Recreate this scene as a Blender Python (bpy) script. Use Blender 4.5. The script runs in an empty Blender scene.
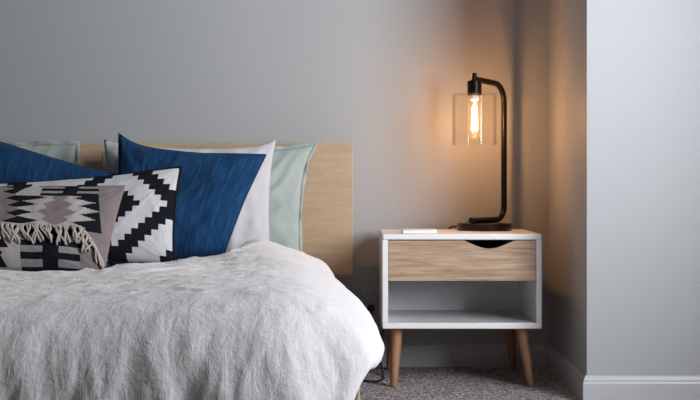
import bpy, bmesh, math, random
from mathutils import Vector, Matrix, noise
random.seed(7)
scene = bpy.context.scene
COL = scene.collection
F = 1200.0; HZ = 0.62          # focal length in px, camera height

def W(px, py, d):              # a point seen at px,py standing at distance d
    return Vector(((px-350)*d/F, d, HZ-(py-185)*d/F))

# ------------------------------------------------------------------ scene graph helpers
def link(o, parent=None):
    COL.objects.link(o)
    if parent is not None:
        o.parent = parent
        o.matrix_parent_inverse = Matrix.Translation(-parent.location)
    return o

def thing(name, label, cat, loc, group=None):
    o = bpy.data.objects.new(name, None); o.empty_display_size = .05
    o.location = loc; COL.objects.link(o)
    return tag(o, label, cat, group)

def tag(o, label, cat, group=None):
    o['label'] = label; o['category'] = cat
    if group: o['group'] = group
    return o

def mesh_obj(name, bm, mats, parent=None, smooth=True, bevel=0, seg=2, auto=None):
    me = bpy.data.meshes.new(name)
    bmesh.ops.recalc_face_normals(bm, faces=bm.faces)
    bm.to_mesh(me); bm.free()
    if not isinstance(mats, (list, tuple)): mats = [mats]
    for m in mats: me.materials.append(m)
    for p in me.polygons: p.use_smooth = smooth
    o = bpy.data.objects.new(name, me)
    link(o, parent)
    if bevel:
        b = o.modifiers.new('bevel', 'BEVEL'); b.width = bevel; b.segments = seg
        b.limit_method = 'ANGLE'; b.angle_limit = math.radians(40); b.harden_normals = False
    if smooth and auto is not None:
        for e in me.edges: pass
        try:
            me.set_sharp_from_angle(angle=math.radians(auto))
        except Exception: pass
    return o

def struct(name, bm, mats, bevel=0):
    o = mesh_obj(name, bm, mats, smooth=False, bevel=bevel)
    o['kind'] = 'structure'
    return o

def box(bm, x0, x1, y0, y1, z0, z1):
    vs = [bm.verts.new((x, y, z)) for x in (x0, x1) for y in (y0, y1) for z in (z0, z1)]
    for f in ((0,1,3,2),(4,6,7,5),(0,4,5,1),(2,3,7,6),(0,2,6,4),(1,5,7,3)):
        bm.faces.new([vs[i] for i in f])
    return bm

def nb(): return bmesh.new()

def tube(bm, pts, rad, seg=14, caps=True):
    """swept tube; rad is a number or a list per point"""
    pts = [Vector(p) for p in pts]; n = len(pts)
    rr = rad if isinstance(rad, (list, tuple)) else [rad]*n
    t0 = (pts[1]-pts[0]).normalized()
    up = Vector((0,0,1)) if abs(t0.z) < .9 else Vector((0,1,0))
    nrm = t0.cross(up).normalized()
    rings = []
    for i, p in enumerate(pts):
        t = (pts[min(i+1,n-1)]-pts[max(i-1,0)]).normalized()
        nrm = (nrm - t*nrm.dot(t)).normalized()
        b = t.cross(nrm)
        rings.append([bm.verts.new(p + (nrm*math.cos(a)+b*math.sin(a))*rr[i])
                      for a in (2*math.pi*k/seg for k in range(seg))])
    for i in range(n-1):
        for k in range(seg):
            bm.faces.new((rings[i][k], rings[i][(k+1)%seg], rings[i+1][(k+1)%seg], rings[i+1][k]))
    if caps:
        bm.faces.new(rings[0][::-1]); bm.faces.new(rings[-1])
    return bm

def lathe(bm, cx, cy, prof, seg=48, close=False):
    """prof: list of (r,z)"""
    rings = []
    for r, z in prof:
        if r < 1e-6: rings.append([bm.verts.new((cx, cy, z))])
        else: rings.append([bm.verts.new((cx+r*math.cos(2*math.pi*k/seg), cy+r*math.sin(2*math.pi*k/seg), z)) for k in range(seg)])
    pairs = list(zip(rings[:-1], rings[1:]))
    if close: pairs.append((rings[-1], rings[0]))
    for a, b in pairs:
        for k in range(seg):
            k2 = (k+1) % seg
            if len(a) == 1 and len(b) == 1: continue
            if len(a) == 1: bm.faces.new((a[0], b[k], b[k2]))
            elif len(b) == 1: bm.faces.new((a[k], a[k2], b[0]))
            else: bm.faces.new((a[k], a[k2], b[k2], b[k]))
    return bm

def fillet(pts, rad, n=8):
    """round the corners of a polyline"""
    pts = [Vector(p) for p in pts]; out = [pts[0]]
    for i in range(1, len(pts)-1):
        a, b, c = pts[i-1], pts[i], pts[i+1]
        u = (a-b).normalized(); v = (c-b).normalized()
        r = rad[i-1] if isinstance(rad, (list, tuple)) else rad
        ang = u.angle(v); d = r/math.tan(ang/2)
        p0 = b+u*d; p1 = b+v*d
        cen = b+(u+v).normalized()*(r/math.sin(ang/2))
        e0 = p0-cen; e1 = p1-cen; tot = e0.angle(e1)
        for k in range(n+1):
            t = k/n
            q = (e0*math.sin((1-t)*tot)+e1*math.sin(t*tot))/math.sin(tot)
            out.append(cen+q)
    out.append(pts[-1])
    return out

def lerp(a, b, t): return a+(b-a)*t
def sstep(a, b, x):
    t = max(0, min(1, (x-a)/(b-a))); return t*t*(3-2*t)
def fbm(x, y, z=0, o=4): return noise.fractal(Vector((x, y, z)), 1.0, 2.0, o)

# ------------------------------------------------------------------ materials
class NT:
    def __init__(self, name):
        self.m = bpy.data.materials.new(name); self.m.use_nodes = True
        self.t = self.m.node_tree; self.n = self.t.nodes; self.l = self.t.links
        self.b = self.n['Principled BSDF']
    def add(self, kind, **kw):
        n = self.n.new(kind)
        for k, v in kw.items():
            if k in n.inputs.keys(): n.inputs[k].default_value = v
            else: setattr(n, k, v)
        return n
    def lk(self, a, b): self.l.new(a, b)
    def coords(self, scale=(1,1,1), src='Object', rot=(0,0,0)):
        c = self.add('ShaderNodeTexCoord'); m = self.add('ShaderNodeMapping')
        m.inputs['Scale'].default_value = scale; m.inputs['Rotation'].default_value = rot
        self.lk(c.outputs[src], m.inputs['Vector']); return m.outputs['Vector']
    def ramp(self, fac, stops):
        r = self.add('ShaderNodeValToRGB')
        el = r.color_ramp.elements
        while len(el) < len(stops): el.new(.5)
        for e, (p, c) in zip(el, stops): e.position = p; e.color = (*c, 1)
        self.lk(fac, r.inputs['Fac']); return r.outputs['Color']
    def noise(self, vec, scale, detail=4, rough=.55, dist=0):
        n = self.add('ShaderNodeTexNoise'); n.inputs['Scale'].default_value = scale
        n.inputs['Detail'].default_value = detail; n.inputs['Roughness'].default_value = rough
        n.inputs['Distortion'].default_value = dist
        self.lk(vec, n.inputs['Vector']); return n.outputs['Fac']
    def bump(self, h, strength, dist=.002, prev=None):
        b = self.add('ShaderNodeBump'); b.inputs['Strength'].default_value = strength
        b.inputs['Distance'].default_value = dist
        self.lk(h, b.inputs['Height'])
        if prev is not None: self.lk(prev, b.inputs['Normal'])
        return b.outputs['Normal']
    def set(self, **kw):
        for k, v in kw.items():
            s = self.b.inputs[k.replace('_', ' ')]
            if hasattr(v, 'is_linked'): self.lk(v, s)
            elif isinstance(v, tuple) and len(v) == 3: s.default_value = (*v, 1)
            else: s.default_value = v
        return self

def paint(name, c, rough=.6, grain=.12, scale=220):
    t = NT(name); v = t.coords()
    t.set(Base_Color=c, Roughness=rough, Normal=t.bump(t.noise(v, scale, 3), grain, .001)); return t.m

def plain(name, c, rough=.5, metal=0.0):
    t = NT(name); v = t.coords()
    f = t.noise(v, 40, 3)
    a = tuple(x*.94 for x in c); b = tuple(min(1, x*1.06) for x in c)
    t.set(Base_Color=t.ramp(f, [(.3, a), (.7, b)]), Roughness=rough, Metallic=metal); return t.m

def wood(name, dark, mid, light, stretch, scale=1.0, rough=.5, fine=(1,1,1)):
    t = NT(name); v = t.coords(stretch)
    f = t.noise(v, 7*scale, 6, .6, .6)
    v2 = t.coords(fine)
    g = t.noise(v2, 30*scale, 4, .7)
    mx = t.add('ShaderNodeMix'); mx.data_type = 'FLOAT'; mx.inputs[0].default_value = .35
    t.lk(f, mx.inputs[2]); t.lk(g, mx.inputs[3])
    c = t.ramp(mx.outputs[0], [(.32, dark), (.5, mid), (.68, light)])
    t.set(Base_Color=c, Roughness=rough, Normal=t.bump(g, .12, .001)); return t.m

def fabric(name, c, weave=900, var=.1, bump=.25, crease=0.0, src='Object', cs=30, stops=None, streak=None, sheen=.2, cscale=26, cdist=1.0, aniso=None):
    t = NT(name); v = t.coords(src=src)
    f = t.noise(v, cs, 5, .65)
    if streak:
        v3 = t.coords(streak, src='UV'); f = t.noise(v3, 6, 5, .7)
    lo = tuple(x*(1-var) for x in c); hi = tuple(min(1, x*(1+var)) for x in c)
    col = t.ramp(f, stops or [(.3, lo), (.7, hi)])
    n = t.bump(t.noise(v, weave, 2, .6), bump, .001)
    if crease: n = t.bump(t.noise(v, cscale, 5, .62, cdist), crease, .012, n)
    if aniso: n = t.bump(t.noise(t.coords(aniso), 1, 4, .6, .6), .22, .012, n)
    t.set(Base_Color=col, Roughness=.95, Normal=n, Sheen_Weight=sheen, Sheen_Roughness=.6)
    t.b.inputs['Specular IOR Level'].default_value = .12
    return t.m

M = {}
M['wall']  = paint('wall_paint', (.368,.381,.396), .6, .10)
M['trim']  = paint('trim_paint', (.47,.48,.50), .38, .03)
M['ceil']  = paint('ceiling_paint', (.5,.5,.5), .7)
M['white'] = paint('white_lacquer', (.78,.78,.80), .35, .01)
M['shade_wall'] = paint('dark_paint', (.22,.23,.25), .7)
M['oak']   = wood('oak_veneer', (.21,.13,.08), (.40,.275,.185), (.54,.41,.30), (.55,4,9), 1.6, .5, (.5,6,14))
M['leg']   = wood('leg_wood', (.20,.105,.05), (.30,.165,.085), (.38,.22,.12), (7,7,.8), 1.5, .42, (9,9,.7))
M['ply']   = wood('plywood', (.39,.275,.172), (.455,.33,.215), (.51,.38,.255), (.8,3,7), 1.2, .55, (1.0,4,9))
M['black'] = plain('bronze_black_metal', (.012,.010,.009), .34, .6)
M['rubber']= plain('black_cord', (.012,.012,.013), .5)
M['dark']  = plain('drawer_shade', (.03,.035,.045), .8)  # near-black tray colour, shade behind the finger pull painted in
M['paper'] = plain('paper_white', (.80,.80,.78), .55)
M['cover'] = plain('card_white', (.70,.70,.72), .4)
M['mat']   = fabric('mattress_sheet', (.62,.64,.64))
M['duvet'] = fabric('linen_duvet', (.80,.782,.793), 420, .04, .40, .24, cs=60, cscale=46, cdist=.3, aniso=(48,20,15))
M['mint']  = fabric('mint_linen', (.345,.40,.385), 600, .05, .3, .2)
M['whitep']= fabric('white_linen', (.53,.53,.555), 600, .04, .3, .2)
M['navy']  = fabric('navy_cotton', (.02,.075,.17), 700, .1, .3, .25, streak=(9,.9,1), sheen=.03,
                    stops=[(.28,(.003,.019,.060)),(.50,(.007,.041,.113)),(.64,(.012,.060,.150)),(.78,(.040,.11,.215))])
M['kblack']= fabric('woven_black', (.009,.010,.015), 500, .2, .4, sheen=0)
M['kwhite']= fabric('woven_white', (.55,.54,.57), 500, .08, .4)
M['cream'] = fabric('woven_cream', (.40,.37,.355), 500, .12, .5)
M['mauve'] = fabric('woven_mauve', (.205,.165,.17), 500, .12, .5)
M['grey']  = fabric('woven_grey', (.26,.235,.24), 500, .12, .5)
M['yarn']  = fabric('fringe_yarn', (.46,.41,.37), 500, .12, .4)

# carpet
t = NT('speckled_carpet'); v = t.coords()
vo = t.add('ShaderNodeTexVoronoi'); vo.inputs['Scale'].default_value = 150; vo.inputs['Randomness'].default_value = 1
t.lk(v, vo.inputs['Vector'])
f1 = t.noise(v, 105, 3, .75)
sep = t.add('ShaderNodeSeparateColor'); t.lk(vo.outputs['Color'], sep.inputs[0])
mx = t.add('ShaderNodeMix'); mx.data_type = 'FLOAT'; mx.inputs[0].default_value = .45
t.lk(f1, mx.inputs[2]); t.lk(sep.outputs[0], mx.inputs[3])
col = t.ramp(mx.outputs[0], [(.24,(.12,.105,.11)), (.5,(.36,.32,.33)), (.76,(.70,.64,.65))])
n1 = t.bump(vo.outputs['Distance'], .9, .006); n2 = t.bump(f1, .8, .006, n1)
t.set(Base_Color=col, Roughness=1.0, Normal=n2); t.b.inputs['Specular IOR Level'].default_value = .05
M['carpet'] = t.m

def glassy(name, tint, refl, edge):
    t = NT(name); t.n.remove(t.b)
    tr = t.add('ShaderNodeBsdfTransparent'); tr.inputs[0].default_value = (*tint, 1)
    gl = t.add('ShaderNodeBsdfGlossy'); gl.inputs['Roughness'].default_value = .03
    lw = t.add('ShaderNodeLayerWeight'); lw.inputs[0].default_value = .12
    mp = t.add('ShaderNodeMapRange'); mp.inputs['To Min'].default_value = refl; mp.inputs['To Max'].default_value = edge
    t.lk(lw.outputs['Fresnel'], mp.inputs['Value'])
    mix = t.add('ShaderNodeMixShader'); t.lk(mp.outputs[0], mix.inputs[0])
    t.lk(tr.outputs[0], mix.inputs[1]); t.lk(gl.outputs[0], mix.inputs[2])
    t.lk(mix.outputs[0], t.n['Material Output'].inputs['Surface']); return t.m
M['glass'] = glassy('clear_glass', (.998,.993,.988), .012, .36)
M['bulb']  = glassy('lit_bulb_glass', (1,.985,.97), .02, .3)
_t = M['bulb'].node_tree; _e = _t.nodes.new('ShaderNodeEmission'); _e.inputs[0].default_value = (1,.55,.22,1); _e.inputs[1].default_value = .30
_a = _t.nodes.new('ShaderNodeAddShader'); _o = _t.nodes['Material Output']; _s = _o.inputs['Surface'].links[0].from_socket
_t.links.new(_s, _a.inputs[0]); _t.links.new(_e.outputs[0], _a.inputs[1]); _t.links.new(_a.outputs[0], _o.inputs['Surface'])
M['pane']  = glassy('window_glass', (1,1,1), .02, .15)

def emit(name, c, s):
    t = NT(name); t.set(Base_Color=c, Emission_Color=c, Emission_Strength=s); return t.m
M['fil'] = emit('glowing_filament', (1.0,.62,.28), 60)

# ------------------------------------------------------------------ room shell
XL, XR, YF, YB, ZC = -4.2, 1.50, -3.0, 4.10, 2.6
XC, YC = .679, 3.44                                 # the wall block that juts out right of the alcove
bm = nb(); box(bm, XL-.1, XR+.1, YF-.1, YB+.1, -.08, 0); struct('floor', bm, M['carpet'])
bm = nb(); box(bm, XL-.1, XR+.1, YF-.1, YB+.1, ZC, ZC+.1); struct('ceiling', bm, M['ceil'])
bm = nb(); box(bm, XL, XC, YB, YB+.1, 0, ZC); struct('wall_back', bm, M['wall'])
bm = nb(); box(bm, XC, XR+.1, YC, YB+.1, 0, ZC); struct('wall_corner', bm, M['wall'])
bm = nb(); box(bm, XL-.1, XL, YF, YB+.1, 0, ZC); struct('wall_left', bm, M['wall'])
bm = nb(); box(bm, XL-.1, XR+.1, YF-.1, YF, 0, ZC); struct('wall_front', bm, M['wall'])
WY0, WY1, WZ0, WZ1 = .90, 2.62, .50, 2.15
bm = nb()
box(bm, XR, XR+.1, YF, WY0, 0, ZC); box(bm, XR, XR+.1, WY1, YC, 0, ZC)
box(bm, XR, XR+.1, WY0, WY1, 0, WZ0); box(bm, XR, XR+.1, WY0, WY1, WZ1, ZC)
struct('wall_right', bm, M['wall'])
bm = nb()
for a in ((WY0, WY0+.05, WZ0, WZ1), (WY1-.05, WY1, WZ0, WZ1), (WY0+.05, WY1-.05, WZ0, WZ0+.05), (WY0+.05, WY1-.05, WZ1-.05, WZ1)):
    box(bm, XR+.03, XR+.08, *a)
zc = (WZ0+WZ1)/2; box(bm, XR+.035, XR+.075, WY0+.05, WY1-.05, zc-.02, zc+.02)
wf = struct('window_1', bm, M['trim'])
bm = nb(); box(bm, XR+.052, XR+.056, WY0+.05, WY1-.05, WZ0+.05, zc-.02); box(bm, XR+.052, XR+.056, WY0+.05, WY1-.05, zc+.02, WZ1-.05)
mesh_obj('pane', bm, M['pane'], wf, smooth=False)
bm = nb(); box(bm, XR-.05, XR+.03, WY0-.03, WY1+.03, WZ0-.03, WZ0); mesh_obj('window_sill', bm, M['trim'], wf, smooth=False, bevel=.004)

BBP = [(0,0),(.013,0),(.013,.052),(.011,.058),(.011,.062),(.006,.072),(.003,.0745),(0,.0745)]
def baseboard(name, path, prof=BBP):
    """path: 2D polyline, the board stands to the left of its direction"""
    bm = nb(); P = [Vector(p) for p in path]; rings = []
    for i, p in enumerate(P):
        ds = []
        if i > 0: ds.append((P[i]-P[i-1]).normalized())
        if i < len(P)-1: ds.append((P[i+1]-P[i]).normalized())
        ns = [Vector((-d.y, d.x)) for d in ds]
        nn = sum(ns, Vector((0,0))).normalized(); k = 1/nn.dot(ns[0])
        rings.append([bm.verts.new((p.x+nn.x*o*k, p.y+nn.y*o*k, z)) for o, z in prof])
    m = len(prof)
    for a, b in zip(rings[:-1], rings[1:]):
        for k in range(m): bm.faces.new((a[k], a[(k+1)%m], b[(k+1)%m], b[k]))
    bm.faces.new(rings[0]); bm.faces.new(rings[-1][::-1])
    return struct(name, bm, M['trim'])
baseboard('baseboard_back', [(XC-.0131, YB), (XL, YB)])
baseboard('baseboard_corner', [(XR, YC), (XC, YC), (XC, YB)][::1])
baseboard('baseboard_left', [(XL, YB-.0131), (XL, YF)])
baseboard('baseboard_right', [(XR, YF), (XR, YC-.0131)])

# ------------------------------------------------------------------ nightstand
NX0, NX1, NY0, NY1 = .0988, .5840, 3.65, 4.045
NZ0, NZ1 = .182, .471; T = .0170
ns = thing('nightstand', 'white box nightstand with one oak drawer, open shelf and splayed wooden legs', 'nightstand', ((NX0+NX1)/2, (NY0+NY1)/2, 0))
bm = nb(); box(bm, NX0, NX1, NY0, NY1, NZ1-.018, NZ1); mesh_obj('top_panel', bm, M['white'], ns, bevel=.004, seg=3, auto=35)
bm = nb(); box(bm, NX0, NX1, NY0, NY1, NZ0, NZ0+.0185); mesh_obj('bottom_panel', bm, M['white'], ns, bevel=.003, seg=3, auto=35)
for x0, x1 in ((NX0, NX0+T), (NX1-T, NX1)):
    bm = nb(); box(bm, x0, x1, NY0+.0004, NY1, NZ0+.0185, NZ1-.018); mesh_obj('side_panel', bm, M['white'], ns, bevel=.0008, seg=1, auto=35)
bm = nb(); box(bm, NX0+T, NX1-T, NY1-.012, NY1-.004, NZ0+.0185, NZ1-.018); mesh_obj('back_panel', bm, M['white'], ns, smooth=False)
# drawer front with the scooped finger pull
DX0, DX1 = NX0+T+.0012, NX1-T-.0015; DZ0, DZ1 = HZ-(280.8-185)*NY0/F, NZ1-.018-.0022
cx, hw, dep = (489.5-350)*NY0/F, .078, .0245
top = [(DX0, DZ1)]
N = 40
for i in range(N+1):
    s = -1+2*i/N
    top.append((cx+hw*s, DZ1-dep*(math.cos(math.pi*s*.5)**1.2 if abs(s) < 1 else 0)))
top.append((DX1, DZ1))
bm = nb(); fr = []; bk = []; frb = []; bkb = []
for x, z in top:
    fr.append(bm.verts.new((x, NY0+.0015, z))); bk.append(bm.verts.new((x, NY0+.0185, z)))
    frb.append(bm.verts.new((x, NY0+.0015, DZ0))); bkb.append(bm.verts.new((x, NY0+.0185, DZ0)))
for i in range(len(top)-1):
    bm.faces.new((fr[i], frb[i], frb[i+1], fr[i+1])); bm.faces.new((bk[i], bk[i+1], bkb[i+1], bkb[i]))
    bm.faces.new((fr[i], fr[i+1], bk[i+1], bk[i])); bm.faces.new((frb[i], bkb[i], bkb[i+1], frb[i+1]))
bm.faces.new((fr[0], bk[0], bkb[0], frb[0])); bm.faces.new((fr[-1], frb[-1], bkb[-1], bk[-1]))
dr = mesh_obj('drawer', bm, M['oak'], ns, smooth=False)
dr['label'] = 'oak drawer front with a scooped finger pull'
bm = nb()
a0, a1, b0, b1, c0, c1 = DX0+.004, DX1-.004, NY0+.0187, NY1-.02, DZ0+.002, DZ1-.034
box(bm, a0, a1, b0, b1, c0, c0+.006); box(bm, a0, a0+.012, b0, b1, c0+.006, c1); box(bm, a1-.012, a1, b0, b1, c0+.006, c1)
box(bm, a0+.012, a1-.012, b1-.012, b1, c0+.006, c1)
tr = mesh_obj('drawer_tray', bm, M['dark'], dr, smooth=False)
# legs (thing > leg)
def leg(tx, ty, bx_, by_):
    bm = nb(); pts = []; rr = []
    for i in range(9):
        k = i/8; pts.append((lerp(bx_, tx, k), lerp(by_, ty, k), lerp(0.001, NZ0-.0002, k)))
        rr.append(lerp(.0115, .0185, k) if i else .0095)
    tube(bm, pts, rr, 20); return mesh_obj('leg', bm, M['leg'], ns, auto=50)
leg(.1455, 3.705, .134, 3.690); leg(.528, 3.705, .557, 3.690)
leg(.1455, 3.985, .132, 4.022); leg(.528, 3.985, .549, 4.022)

# ------------------------------------------------------------------ notepad
nx, ny = (419-350)*3.74/F, 3.735
pad = thing('notepad', 'small slim white notepad lying flat on the nightstand, left of the lamp', 'notepad', (nx, ny, NZ1))
bm = nb(); box(bm, nx-.0525, nx+.0525, ny-.040, ny+.040, NZ1+.0002, NZ1+.009); mesh_obj('pages', bm, M['paper'], pad, bevel=.001, auto=35)
bm = nb(); box(bm, nx-.0535, nx+.0535, ny-.041, ny+.041, NZ1+.009, NZ1+.0115); mesh_obj('cover', bm, M['cover'], pad, bevel=.001, auto=35)

# ------------------------------------------------------------------ table lamp
LD = 3.935; LX = .441; PY, SY = 4.030, 3.880     # the pole stands at the back of the base, the arm reaches forward
lamp = thing('table_lamp', 'lit table lamp with black arched metal pole, clear glass cylinder shade and glowing bulb', 'lamp', (LX, LD, NZ1))
bm = nb(); lathe(bm, LX, LD, [(0,NZ1+.0002),(.088,NZ1+.0002),(.0895,NZ1+.003),(.0895,NZ1+.020),(.087,NZ1+.0235),(.05,NZ1+.0245),(0,NZ1+.0245)], 64)
mesh_obj('base', bm, M['black'], lamp, auto=35)
PX = (504-350)*PY/F; bz = NZ1+.0245+.0095; az = HZ+(185-80)*SY/F
SX = (474.5-350)*SY/F
pts = fillet([(.392, 3.885, bz), (PX, PY, bz), (PX, PY, az-.004), (SX, SY, az+.003)], [.045, .062], 12)
bm = nb(); tube(bm, pts, .0098, 18); mesh_obj('pole', bm, M['black'], lamp, auto=50)
st = HZ+(185-73)*SY/F; s0 = HZ+(185-80)*SY/F; s1 = HZ+(185-93)*SY/F
bm = nb(); lathe(bm, SX, SY, [(0,st),(.006,st),(.0075,st-.002),(.0075,s0),(.016,s0-.001),(.022,s0-.004),(.023,s0-.008),(.023,s1),(.0235,s1-.004),(.020,s1-.008),(0,s1-.008)], 32)
mesh_obj('socket', bm, M['black'], lamp, auto=35)
g1 = HZ+(185-145)*SY/F; g0 = s1-.003; R = (497.5-453)/2*SY/F; GX = SX
bm = nb(); lathe(bm, GX, SY, [(.0242,g0),(R-.004,g0),(R,g0-.004),(R,g1),(R-.0025,g1),(R-.0025,g0-.0055),(R-.0055,g0-.003),(.0242,g0-.003)], 64, close=True)
mesh_obj('glass_shade', bm, M['glass'], lamp, auto=50)
# bulb: ceramic collar, tubular glass, filament
bt = s1-.008
bm = nb(); lathe(bm, SX, SY, [(0,bt-.0002),(.0145,bt-.0002),(.015,bt-.012),(.013,bt-.016),(0,bt-.016)], 24)
bulb = mesh_obj('bulb', bm, M['white'], lamp, auto=35)
bz0, bz1 = bt-.0165, HZ+(185-139)*SY/F
bm = nb(); lathe(bm, SX, SY, [(.012,bz0),(.016,bz0-.008),(.020,bz0-.018),(.0215,bz0-.03),(.0215,bz1+.016),(.018,bz1+.006),(.010,bz1+.001),(0,bz1)], 32)
mesh_obj('bulb_glass', bm, M['bulb'], bulb, auto=60)
fz1, fz0 = HZ+(185-107)*SY/F, HZ+(185-130)*SY/F
bm = nb()
for k in range(6):
    a = 2*math.pi*k/6; x, y = SX+.0075*math.cos(a), SY+.0075*math.sin(a)
    tube(bm, [(x, y, fz0), (lerp(x,SX,.35), lerp(y,SY,.35), fz1)], .0028, 6)
tube(bm, [(SX, SY, fz1), (SX, SY, bz0)], .002, 6)
mesh_obj('filament', bm, M['fil'], bulb)
# cord: over the back of the nightstand, down behind it, along the floor to the wall plug
cp = [(LX-.06, LD+.07, NZ1+.012), (LX-.07, LD+.105, NZ1+.0095), (LX-.11, 4.062, NZ1-.004), (.30, 4.066, .36), (.17, 4.066, .26), (.122, 4.064, .17), (.104, 4.06, .06),
      (.106, 3.90, .006), (.108, 3.82, .005), (.085, 3.765, .005), (.045, 3.775, .005), (.030, 3.86, .005), (.036, 3.98, .006), (.058, 4.072, .05), (.069, 4.074, .14), (.072, 4.072, .196)]
def catmull(P, n=8):
    P = [Vector(p) for p in P]; out = []
    for i in range(len(P)-1):
        a, b, c, d = P[max(i-1,0)], P[i], P[i+1], P[min(i+2,len(P)-1)]
        for k in range(n):
            t = k/n
            out.append(.5*((2*b)+(c-a)*t+(2*a-5*b+4*c-d)*t*t+(3*b-a-3*c+d)*t**3))
    out.append(P[-1]); return out
bm = nb(); tube(bm, catmull(cp), .0028, 8); mesh_obj('cord', bm, M['rubber'], lamp)
bm = nb(); box(bm, .060, .084, 4.068, 4.0925, .192, .212); mesh_obj('plug', bm, M['rubber'], lamp, bevel=.004, auto=35)
ou = thing('wall_outlet', 'small grey wall outlet low between the bed and the nightstand', 'outlet', (.072, YB, .20))
bm = nb(); box(bm, .036, .108, 4.0935, 4.0998, .145, .260); mesh_obj('cover_plate', bm, M['wall'], ou, bevel=.003, auto=35)

# ------------------------------------------------------------------ bed
BXL, BXR, BYF, BYB = -1.70, .018, 2.215, 3.975
bed = thing('bed', 'low bed with a plain pale plywood headboard against the grey wall', 'bed', ((BXL+BXR)/2, 3.0, 0))
bm = nb(); box(bm, -1.69, (353-350)*3.98/F, 3.98, 4.012, HZ-(275-185)*3.98/F, HZ+(185-143)*3.98/F)
mesh_obj('headboard', bm, M['ply'], bed, bevel=.002, auto=35)
for x0, x1 in ((BXL, BXL+.025), (BXR-.025, BXR)):
    bm = nb(); box(bm, x0, x1, BYF+.05, BYB, .12, .232); mesh_obj('side_rail', bm, M['ply'], bed, bevel=.002, auto=35)
bm = nb(); box(bm, BXL+.05, BXR-.05, BYF+.01, BYF+.035, .12, .232); mesh_obj('foot_rail', bm, M['ply'], bed, bevel=.002, auto=35)
bm = nb(); box(bm, BXL+.025, BXR-.025, BYF+.05, BYB, .234, .26); mesh_obj('slat_base', bm, M['ply'], bed, smooth=False)
for x in (BXL+.12, BXR-.12):
    bm = nb(); box(bm, x-.03, x+.03, BYB-.02, BYB+.004, .2, .36); mesh_obj('headboard_bracket', bm, M['ply'], bed, smooth=False)
for x0, y0, h in ((BXL, BYF, .272), (BXR-.05, BYF, .272), (BXL+.025, BYB-.10, .12), (BXR-.075, BYB-.10, .12)):
    bm = nb(); box(bm, x0, x0+.05, y0, y0+.05, .001, h); mesh_obj('leg', bm, M['ply'], bed, bevel=.003, auto=35)

MTOP = .374
bm = nb(); box(bm, BXL+.10, -.115, 2.14, 3.95, .2605, MTOP)
mt = mesh_obj('mattress', bm, M['mat'], None, bevel=.05, seg=6, auto=180)
tag(mt, 'thick mattress lying on the bed frame under the grey linen duvet', 'mattress')

# ------------------------------------------------------------------ duvet
def interp(P, q):
    n = len(P)-1; s = q*n; i = min(int(s), n-1); t = s-i
    a, b, c, d = P[max(i-1,0)], P[i], P[i+1], P[min(i+2,n)]
    f = lambda k: .5*(2*b[k]+(c[k]-a[k])*t+(2*a[k]-5*b[k]+4*c[k]-d[k])*t*t+(3*b[k]-a[k]-3*c[k]+d[k])*t**3)
    return f(0), f(1)
SIDE = [(0,0),(.05,.006),(.10,.022),(.145,.043),(.181,.065),(.204,.089),(.212,.112),(.206,.130),(.190,.138),(.172,.136)]
FOOT = [(0,0),(.05,.008),(.10,.026),(.142,.058),(.170,.098),(.186,.142),(.194,.187),(.198,.232),(.200,.290),(.200,.355)]
def core_r(y):
    k = sstep(2.2, 3.75, y); return -.152-.060*k-.066*k**3
CXL, CYF = BXL+.165, 2.205
def head_edge(x):                              # where the duvet ends towards the pillows
    return 2.93 + .29*sstep(-.66, -.55, x) + .20*sstep(-.50, -.43, x) + .20*sstep(-.350, -.285, x) + .12*sstep(-.225, -.15, x)
def ztop(x, y):
    z = .409 + .019*sstep(-.50, -.12, x)
    z += 0.004*math.exp(-((y-head_edge(x)+.10)/.09)**2)*sstep(-.42, -.25, x)
    z += .024*sstep(-.39, -.26, x)*sstep(3.15, 3.60, y)*(1-.55*sstep(-.29, -.17, x))
    z += .008*fbm(x*3.1, y*2.6, 3.7, 2)
    # long soft creases running across the bed near the pillows
    w = sstep(2.55, 3.1, y)
    r = 1-abs(noise.noise(Vector((x*2.2+4, y*9.5+1.2*noise.noise(Vector((x*4, y*3, 1))), 2.2))))*2
    z += w*.011*max(0, r)**2
    # shallow crumples
    r2 = 1-abs(noise.noise(Vector((x*7+y*4, y*9-x*3, 5.1))))*3
    z += .0030*max(0, r2)**2 + .0022*fbm(x*24, y*26, 8, 3)
    e = head_edge(x)-y
    z -= .016*(1-sstep(0, .05, e))
    return z
bm = nb()
NXC, NYC, NQ, NF = 170, 150, 44, 30
def drape(bx_, by_, th, q, sx, foot_w):
    """point on the hanging border; th 0 = side, pi/2 = foot"""
    k = sstep(math.radians(27), math.radians(54), th) if foot_w else 0
    so, sd = interp(SIDE, q); fo, fd = interp(FOOT, q)
    out, drop = lerp(so, fo, k), lerp(sd, fd, k)
    tcoord = by_ - th*.2 - (abs(bx_-core_r(CYF)) if th > 1.57 else 0) + (7 if sx < 0 else 0)    # runs along the edge
    a = sstep(.12, .8, q)
    wob = noise.noise(Vector((tcoord*15, q*1.3, 11)))*.010 + noise.noise(Vector((tcoord*34+q*1.5, q*2.2, 3)))*.008
    wob += (max(0, 1-abs(noise.noise(Vector((tcoord*21-q*2.0, q*1.1, 7))))*3)**2)*.008
    wob += noise.noise(Vector((tcoord*75+q*4, q*6, 1)))*.0032
    wob2 = fbm(bx_*20+out*18, by_*20+drop*18, th*3, 3)*.005
    out += wob*a*(.35+.65*k) + wob2*a*.6 
    drop += (noise.noise(Vector((tcoord*6, 0, 4)))*.012*(1 if k > .5 else .1) + wob2*.5)*sstep(0,.6,q)
    x = bx_ + sx*math.cos(th)*out; y = by_ - math.sin(th)*out
    z = ztop(x, max(y, by_ - out*.3)) if q < .001 else lerp(ztop(x, y), ztop(bx_, by_), sstep(.15,.5,q)) - drop
    return Vector((x, y, z))
grid = []
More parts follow.
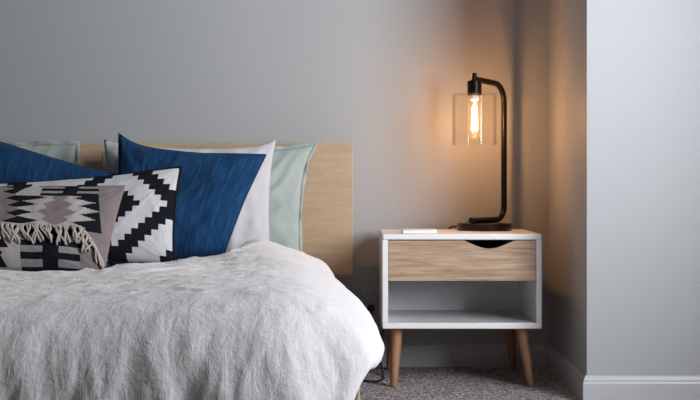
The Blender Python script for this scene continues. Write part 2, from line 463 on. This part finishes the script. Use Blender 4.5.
for j in range(NYC+1):
    row = []
    for i in range(NXC+1):
        u = i/NXC; v = j/NYC
        # rows run from the foot to the (curved) head edge
        x0 = lerp(CXL, -.16, u); yh = head_edge(x0 - .05*u)
        y = lerp(CYF, yh, v); x = lerp(CXL, core_r(y), u)
        row.append(bm.verts.new((x, y, ztop(x, y))))
    grid.append(row)
for j in range(NYC):
    for i in range(NXC):
        bm.faces.new((grid[j][i], grid[j][i+1], grid[j+1][i+1], grid[j+1][i]))
# border path: right side head->foot, fan, foot right->left, fan, left side foot->head
path = []
for j in range(NYC, -1, -1): path.append((grid[j][NXC], 0.0, 1))
for k in range(1, NF): path.append((grid[0][NXC], math.pi/2*k/NF, 1))
for i in range(NXC, -1, -1): path.append((grid[0][i], math.pi/2, 1))
for k in range(1, NF): path.append((grid[0][0], math.pi/2*(1-k/NF), -1))
for j in range(0, NYC+1): path.append((grid[j][0], 0.0, -1))
prev = None; cols = []
for bvtx, th, sx in path:
    bx_, by_ = bvtx.co.x, bvtx.co.y
    c = [bvtx]
    for q in range(1, NQ+1):
        c.append(bm.verts.new(drape(bx_, by_, th, q/NQ, sx, True)))
    cols.append(c)
for a, b in zip(cols[:-1], cols[1:]):
    for q in range(NQ):
        vs = [a[q], b[q], b[q+1], a[q+1]]
        if vs[0] is vs[1]: vs = vs[1:]
        bm.faces.new(vs)
for it in range(4):
    bmesh.ops.smooth_vert(bm, verts=list(dict.fromkeys(v for c in cols for v in c[:9])), factor=.5, use_axis_x=True, use_axis_y=True, use_axis_z=True)
dv = mesh_obj('duvet', bm, M['duvet'], None)
so = dv.modifiers.new('thick', 'SOLIDIFY'); so.thickness = .012; so.offset = -1
tag(dv, 'crumpled pale grey linen duvet spread over the bed and draping off its edge', 'duvet')

# ------------------------------------------------------------------ pillows
def pillow_fn(c, t, bow=(.05,.05), seed=0, wr=.010, lift=0, pw=2.4, curve=None, ears=(), diag=0):
    TL, TR, BR, BL = c
    n = (TR-BL).cross(TL-BR).normalized()
    if n.y > 0: n = -n
    w = ((TR-TL).length+(BR-BL).length)/2; h = ((TL-BL).length+(TR-BR).length)/2
    def fn(u, v, side, off=0.0):
        a, b = 2*u-1, 2*v-1
        ub = .5+.5*a*(1-bow[0]*(1-b*b)**1.0); vb = .5+.5*b*(1-bow[1]*(1-a*a)**1.0)
        p = TL.lerp(TR, ub)*vb + BL.lerp(BR, ub)*(1-vb)
        m = max(0, (1-abs(a)**pw))*max(0, (1-abs(b)**pw))
        th = t*m**.5*(1+.22*(-b))                     # fuller towards the bottom
        x, y = u*w, v*h
        env = m**.35
        # creases that radiate from the corners and edges
        cr = 0
        for k, (cu, cv) in enumerate(((0,0),(w,0),(0,h),(w,h))):
            dx, dy = x-cu, y-cv; r = math.hypot(dx, dy)+1e-6; ang = math.atan2(dy, dx)
            cr += max(0, 1-3*abs(noise.noise(Vector((ang*3.2, r*3, seed+k*3.3)))))**2*math.exp(-r/(.20))
        wv = wr*(.8*fbm(x*7, y*7, seed, 3) + .35*fbm(x*22, y*20, seed+9, 3) + .9*cr)
        if diag:
            da, db = x*.55+y*.83, -x*.83+y*.55
            wv += diag*max(0, 1-2.6*abs(noise.noise(Vector((db*15+.8*noise.noise(Vector((da*5, db*3, seed))), da*2.2, seed+2)))))
        for cu, cv, dx, dz in ears:
            g_ = math.exp(-math.hypot((u-cu)*w, (v-cv)*h)/.040)
            p = p + Vector((dx, 0, dz))*g_
        edge = wr*.5*noise.noise(Vector((x*9, y*9, seed+20)))
        return p + n*(side*(th + wv*env + off)) + n*edge
    rest = MTOP+.0015+lift
    zs = [fn(i/24, j/24, sd).z for i in range(25) for j in range(25) for sd in (1, -1)]
    z0, z1 = min(zs), max(zs); k = (z1-rest)/(z1-z0)
    def g(u, v, side, off=0.0):
        p = fn(u, v, side, off); p.z = z1-(z1-p.z)*k; return p
    g.n = n; g.w = w; g.h = h
    return g

def make_pillow(name, label, c, t, mat, nu=70, nv=50, pattern=None, mats=None, group=None, cat='pillow', **kw):
    fn = pillow_fn(c, t, **kw)
    bm = nb(); uvl = bm.loops.layers.uv.new('UVMap')
    lay = {}
    for side in (1, -1):
        for j in range(nv+1):
            for i in range(nu+1):
                e = i in (0, nu) or j in (0, nv)
                key = (i, j, 0 if e else side)
                if key not in lay: lay[key] = bm.verts.new(fn(i/nu, j/nv, side if not e else 0))
    for side in (1, -1):
        for j in range(nv):
            for i in range(nu):
                ids = [(i,j),(i+1,j),(i+1,j+1),(i,j+1)]
                vs = [lay[(a, b, 0 if (a in (0,nu) or b in (0,nv)) else side)] for a, b in ids]
                f = bm.faces.new(vs if side == 1 else vs[::-1])
                for lp in f.loops:
                    k = vs.index(lp.vert); lp[uvl].uv = (ids[k][0]/nu*fn.w*2, ids[k][1]/nv*fn.h*2)
                if pattern: f.material_index = pattern((i+.5)/nu, (j+.5)/nv) if side == 1 else pattern((i+.5)/nu, (j+.5)/nv)
    o = mesh_obj(name, bm, mats or mat, None)
    tag(o, label, cat, group)
    return o, fn

def border(fn, n=60):
    out = []
    for k in range(n): out.append((k/n, 0))
    for k in range(n): out.append((1, k/n))
    for k in range(n): out.append((1-k/n, 1))
    for k in range(n): out.append((0, 1-k/n))
    return out

def piping(fn, mat, parent, r=.004, name='piping'):
    pts = [fn(u, v, 0) for u, v in border(fn)]
    bm = nb(); pts.append(pts[0].copy()); tube(bm, pts, r, 8, caps=False)
    bmesh.ops.remove_doubles(bm, verts=bm.verts, dist=.0005)
    return mesh_obj(name, bm, mat, parent)

def flange(fn, mat, parent, wd=.03, amp=.008, seed=0):
    """flat rippled border sewn round the pillow"""
    B = border(fn, 90); n = len(B); bm = nb(); rings = []
    cen = fn(.5, .5, 0)
    for q in range(5):
        ring = []
        for k, (u, v) in enumerate(B):
            p = fn(u, v, 0)
            a, b = 2*u-1, 2*v-1
            d = Vector((0,0,0))
            ex = fn(1, .5, 0)-fn(0, .5, 0); ey = fn(.5, 1, 0)-fn(.5, 0, 0)
            ex.normalize(); ey.normalize()
            if abs(a) > .96: d += ex*math.copysign(1, a)*sstep(.96, 1, abs(a))
            if abs(b) > .94: d += ey*math.copysign(1, b)*sstep(.94, 1, abs(b))
            f = q/4
            s = k*.013
            p = p + d*wd*f + fn.n*amp*f*noise.noise(Vector((p.x*26, p.z*26, seed))) 
            p += d*(.006*f*noise.noise(Vector((p.x*18, p.z*18, seed+4))))
            ring.append(bm.verts.new(p))
        rings.append(ring)
    for a, b in zip(rings[:-1], rings[1:]):
        for k in range(n): bm.faces.new((a[k], a[(k+1)%n], b[(k+1)%n], b[k]))
    o = mesh_obj('flange', bm, mat, parent)
    s = o.modifiers.new('thick', 'SOLIDIFY'); s.thickness = .003; s.offset = 0
    return o

def quad(tl, tr, br, bl, dt, db):
    return [W(*tl, dt), W(*tr, dt), W(*br, db), W(*bl, db)]

o, f = make_pillow('pillow', 'mint green pillow against the headboard behind the white pillow on the right', quad((104,152),(306,149),(300,252),(105,252),3.91,3.872), .041, M['mint'], seed=1.3, bow=(.03,.02), wr=.010, lift=.014, diag=.016, ears=((1,1,.030,.014),), group='bed pillows')
flange(f, M['mint'], o, .010, .012, 2)
o, f = make_pillow('pillow', 'mint green pillow at far left against the headboard behind a navy cushion', quad((-120,144),(76,145),(75,252),(-120,252),3.91,3.872), .041, M['mint'], seed=5.1, bow=(.02,.015), wr=.012, lift=.016, diag=.016, group='bed pillows')
flange(f, M['mint'], o, .012, .016, 6)
o, f = make_pillow('pillow', 'white linen pillow with a pointed corner between the mint pillow and the navy cushion', quad((104,143),(273,146),(271,251),(104,253),3.775,3.735), .046, M['whitep'], seed=8.2, bow=(.035,.06), wr=.010, diag=.013, ears=((1,1,.010,.022),(0,1,.0,.012)), group='bed pillows')
o, f = make_pillow('cushion', 'square navy blue cushion right of the black and white cushion', quad((119,146),(266,155),(222,262),(110,268),3.68,3.545), .062, M['navy'], seed=3.3, bow=(.04,.045), wr=.012, lift=.004, diag=.006, ears=((0,1,.0,.038),), curve=lambda u, v: Vector((0, -.009, .004))*math.exp(-((v-.15-.06*(1-((u-.74)/.26)**2))/.022)**2)*sstep(.42, .6, u), group='navy cushions', cat='cushion')
piping(f, M['navy'], o, .0025, 'seam')
o, f = make_pillow('cushion', 'navy blue cushion at far left slanting down behind the black and white cushion', quad((-95,112),(113,176),(100,266),(-100,266),3.66,3.545), .058, M['navy'], seed=6.4, bow=(.015,.015), wr=.010, lift=.004, diag=.005, ears=((1,1,.02,.004),), group='navy cushions', cat='cushion')
piping(f, M['navy'], o, .0025, 'seam')

def zig(u, v):
    i = int((1-u)*38); j = int((1-v)*16)
    d = abs(((i+1) % 19)-9)+abs(j-6)
    return 0 if d < 4 else 1 if d < 8 else 0 if d < 11 else (1 if d < 16 else 0)
o, f = make_pillow('cushion', 'long black and white cushion with a stepped diamond pattern', quad((-70,185),(181,167),(174,264),(-76,270),3.43,3.335), .062, None, nu=190, nv=96, pattern=lambda u, v: zig(u, v), mats=[M['kblack'], M['kwhite']], seed=2.2, bow=(.03,.12), wr=.006, lift=.007, cat='cushion')
piping(f, M['kblack'], o, .0045)

# front cushion, woven bands
def kil(u, v):
    # 0 black, 1 cream, 2 mauve, 3 grey
    x = abs(u*248-124); y = (1-v)*84
    tooth = lambda p, a, per=8.0: a*(abs(((y+p)/per) % 1 - .5)*2-.5)
    if y < 48:
        if x > 98+y*.36: return 2
        if y < 2.5 and x > 40: return 0
        if y < 14.5 and x > 44:
            if 66 < x < 80: return 0
            return 3 if int((y-2.5)/3.0) % 2 == 0 else 0
        dx, dy = abs(x-65), abs(y-31)
        if dx + dy*.8 < 17 + tooth(0, 9): return 2
        if dx + max(0, dy-3)*1.0 < 34 + tooth(3, 20): return 1
        if x + abs(y-30)*.5 < 22 + tooth(2, 14): return 2
        if y < 15 and x < 44 and x > 34-y*1.2: return 1
        return 0
    if x > 97: return 2
    if x > 30:
        if 55 < x < 73: return 0
        return 3 if int((y-48)/5.2) % 2 == 1 else 0
    if y > 80: return 3
    return 1 if x > 9 + ((y-48) % 18)*.8 - 6 and x > 6 + tooth(0, 10, 10.) else 0
o, f = make_pillow('cushion', 'front lumbar cushion woven in black, cream and mauve bands with a yarn fringe', quad((-124,186),(126,185),(104,275),(-106,275),3.16,3.05), .062, None, nu=248, nv=126, pattern=kil, mats=[M['kblack'], M['cream'], M['mauve'], M['grey']], seed=9.7, bow=(.02,.04), wr=.006, lift=.004, cat='cushion')
# the fringe hangs from a seam across its middle
bm = nb()
rnd = random.Random(4)
def seam(k):                                         # k 0..1 from the left end to the lower right corner
    if k < .85: return lerp(.02, .87, k/.85), .46+.01*math.sin(k*40)
    q = (k-.85)/.15
    return lerp(.87, .985, q), lerp(.46, .16, q**1.4)
NS = 96
for s in range(NS):
    k = (s+rnd.uniform(-.35,.35))/NS; k = min(max(k, 0), 1)
    u, v = seam(k); L = rnd.uniform(.13, .21); lean = rnd.uniform(-.03, .035)+(.02 if k > .6 else 0)
    sw = rnd.uniform(-.012, .012); pts = []
    for i in range(8):
        q = i/7
        uu = min(.992, u+lean*q+sw*math.sin(q*5)); vv = max(.03, v-L*q)
        pts.append(f(uu, vv, 1, .004+.006*math.sin(q*math.pi)))
    tube(bm, pts, [.0032,.0028,.0026,.0026,.0026,.0026,.0028,.0020], 6)
pts = [f(*seam(i/80), 1, .004) for i in range(81)]; tube(bm, pts, .0035, 6)
fr_ = mesh_obj('fringe', bm, M['yarn'], o); fr_['label'] = 'cream yarn fringe'

# ------------------------------------------------------------------ light
L = bpy.data.lights.new('daylight', 'AREA'); L.shape = 'RECTANGLE'; L.size = .95; L.size_y = 1.9
L.energy = 106; L.color = (.95, .97, 1.0); L.spread = math.radians(150)
lo = bpy.data.objects.new('daylight', L); lo.location = (XR+.42, 1.66, 1.14)
lo.rotation_euler = Vector((-.62, .78, -.06)).to_track_quat('-Z', 'Y').to_euler(); COL.objects.link(lo)
P = bpy.data.lights.new('bulb_light', 'POINT'); P.energy = 9.6; P.color = (1.0, .45, .16); P.shadow_soft_size = .012
po = bpy.data.objects.new('bulb_light', P); po.location = (SX, SY, (fz0+fz1)/2); COL.objects.link(po)

w = bpy.data.worlds.new('World'); scene.world = w; w.use_nodes = True
w.node_tree.nodes['Background'].inputs[0].default_value = (.40,.60,1.0,1)
w.node_tree.nodes['Background'].inputs[1].default_value = .12

# ------------------------------------------------------------------ camera and view
cd = bpy.data.cameras.new('camera'); cd.sensor_width = 36; cd.lens = 36*F/700; cd.shift_y = -15/700
cam = bpy.data.objects.new('camera', cd); cam.location = (0, 0, HZ); cam.rotation_euler = (math.radians(90), 0, 0)
COL.objects.link(cam); scene.camera = cam
scene.view_settings.view_transform = 'Standard'; scene.view_settings.look = 'None'
scene.view_settings.gamma = 1; scene.view_settings.use_curve_mapping = False
scene.view_settings.exposure = 0.0
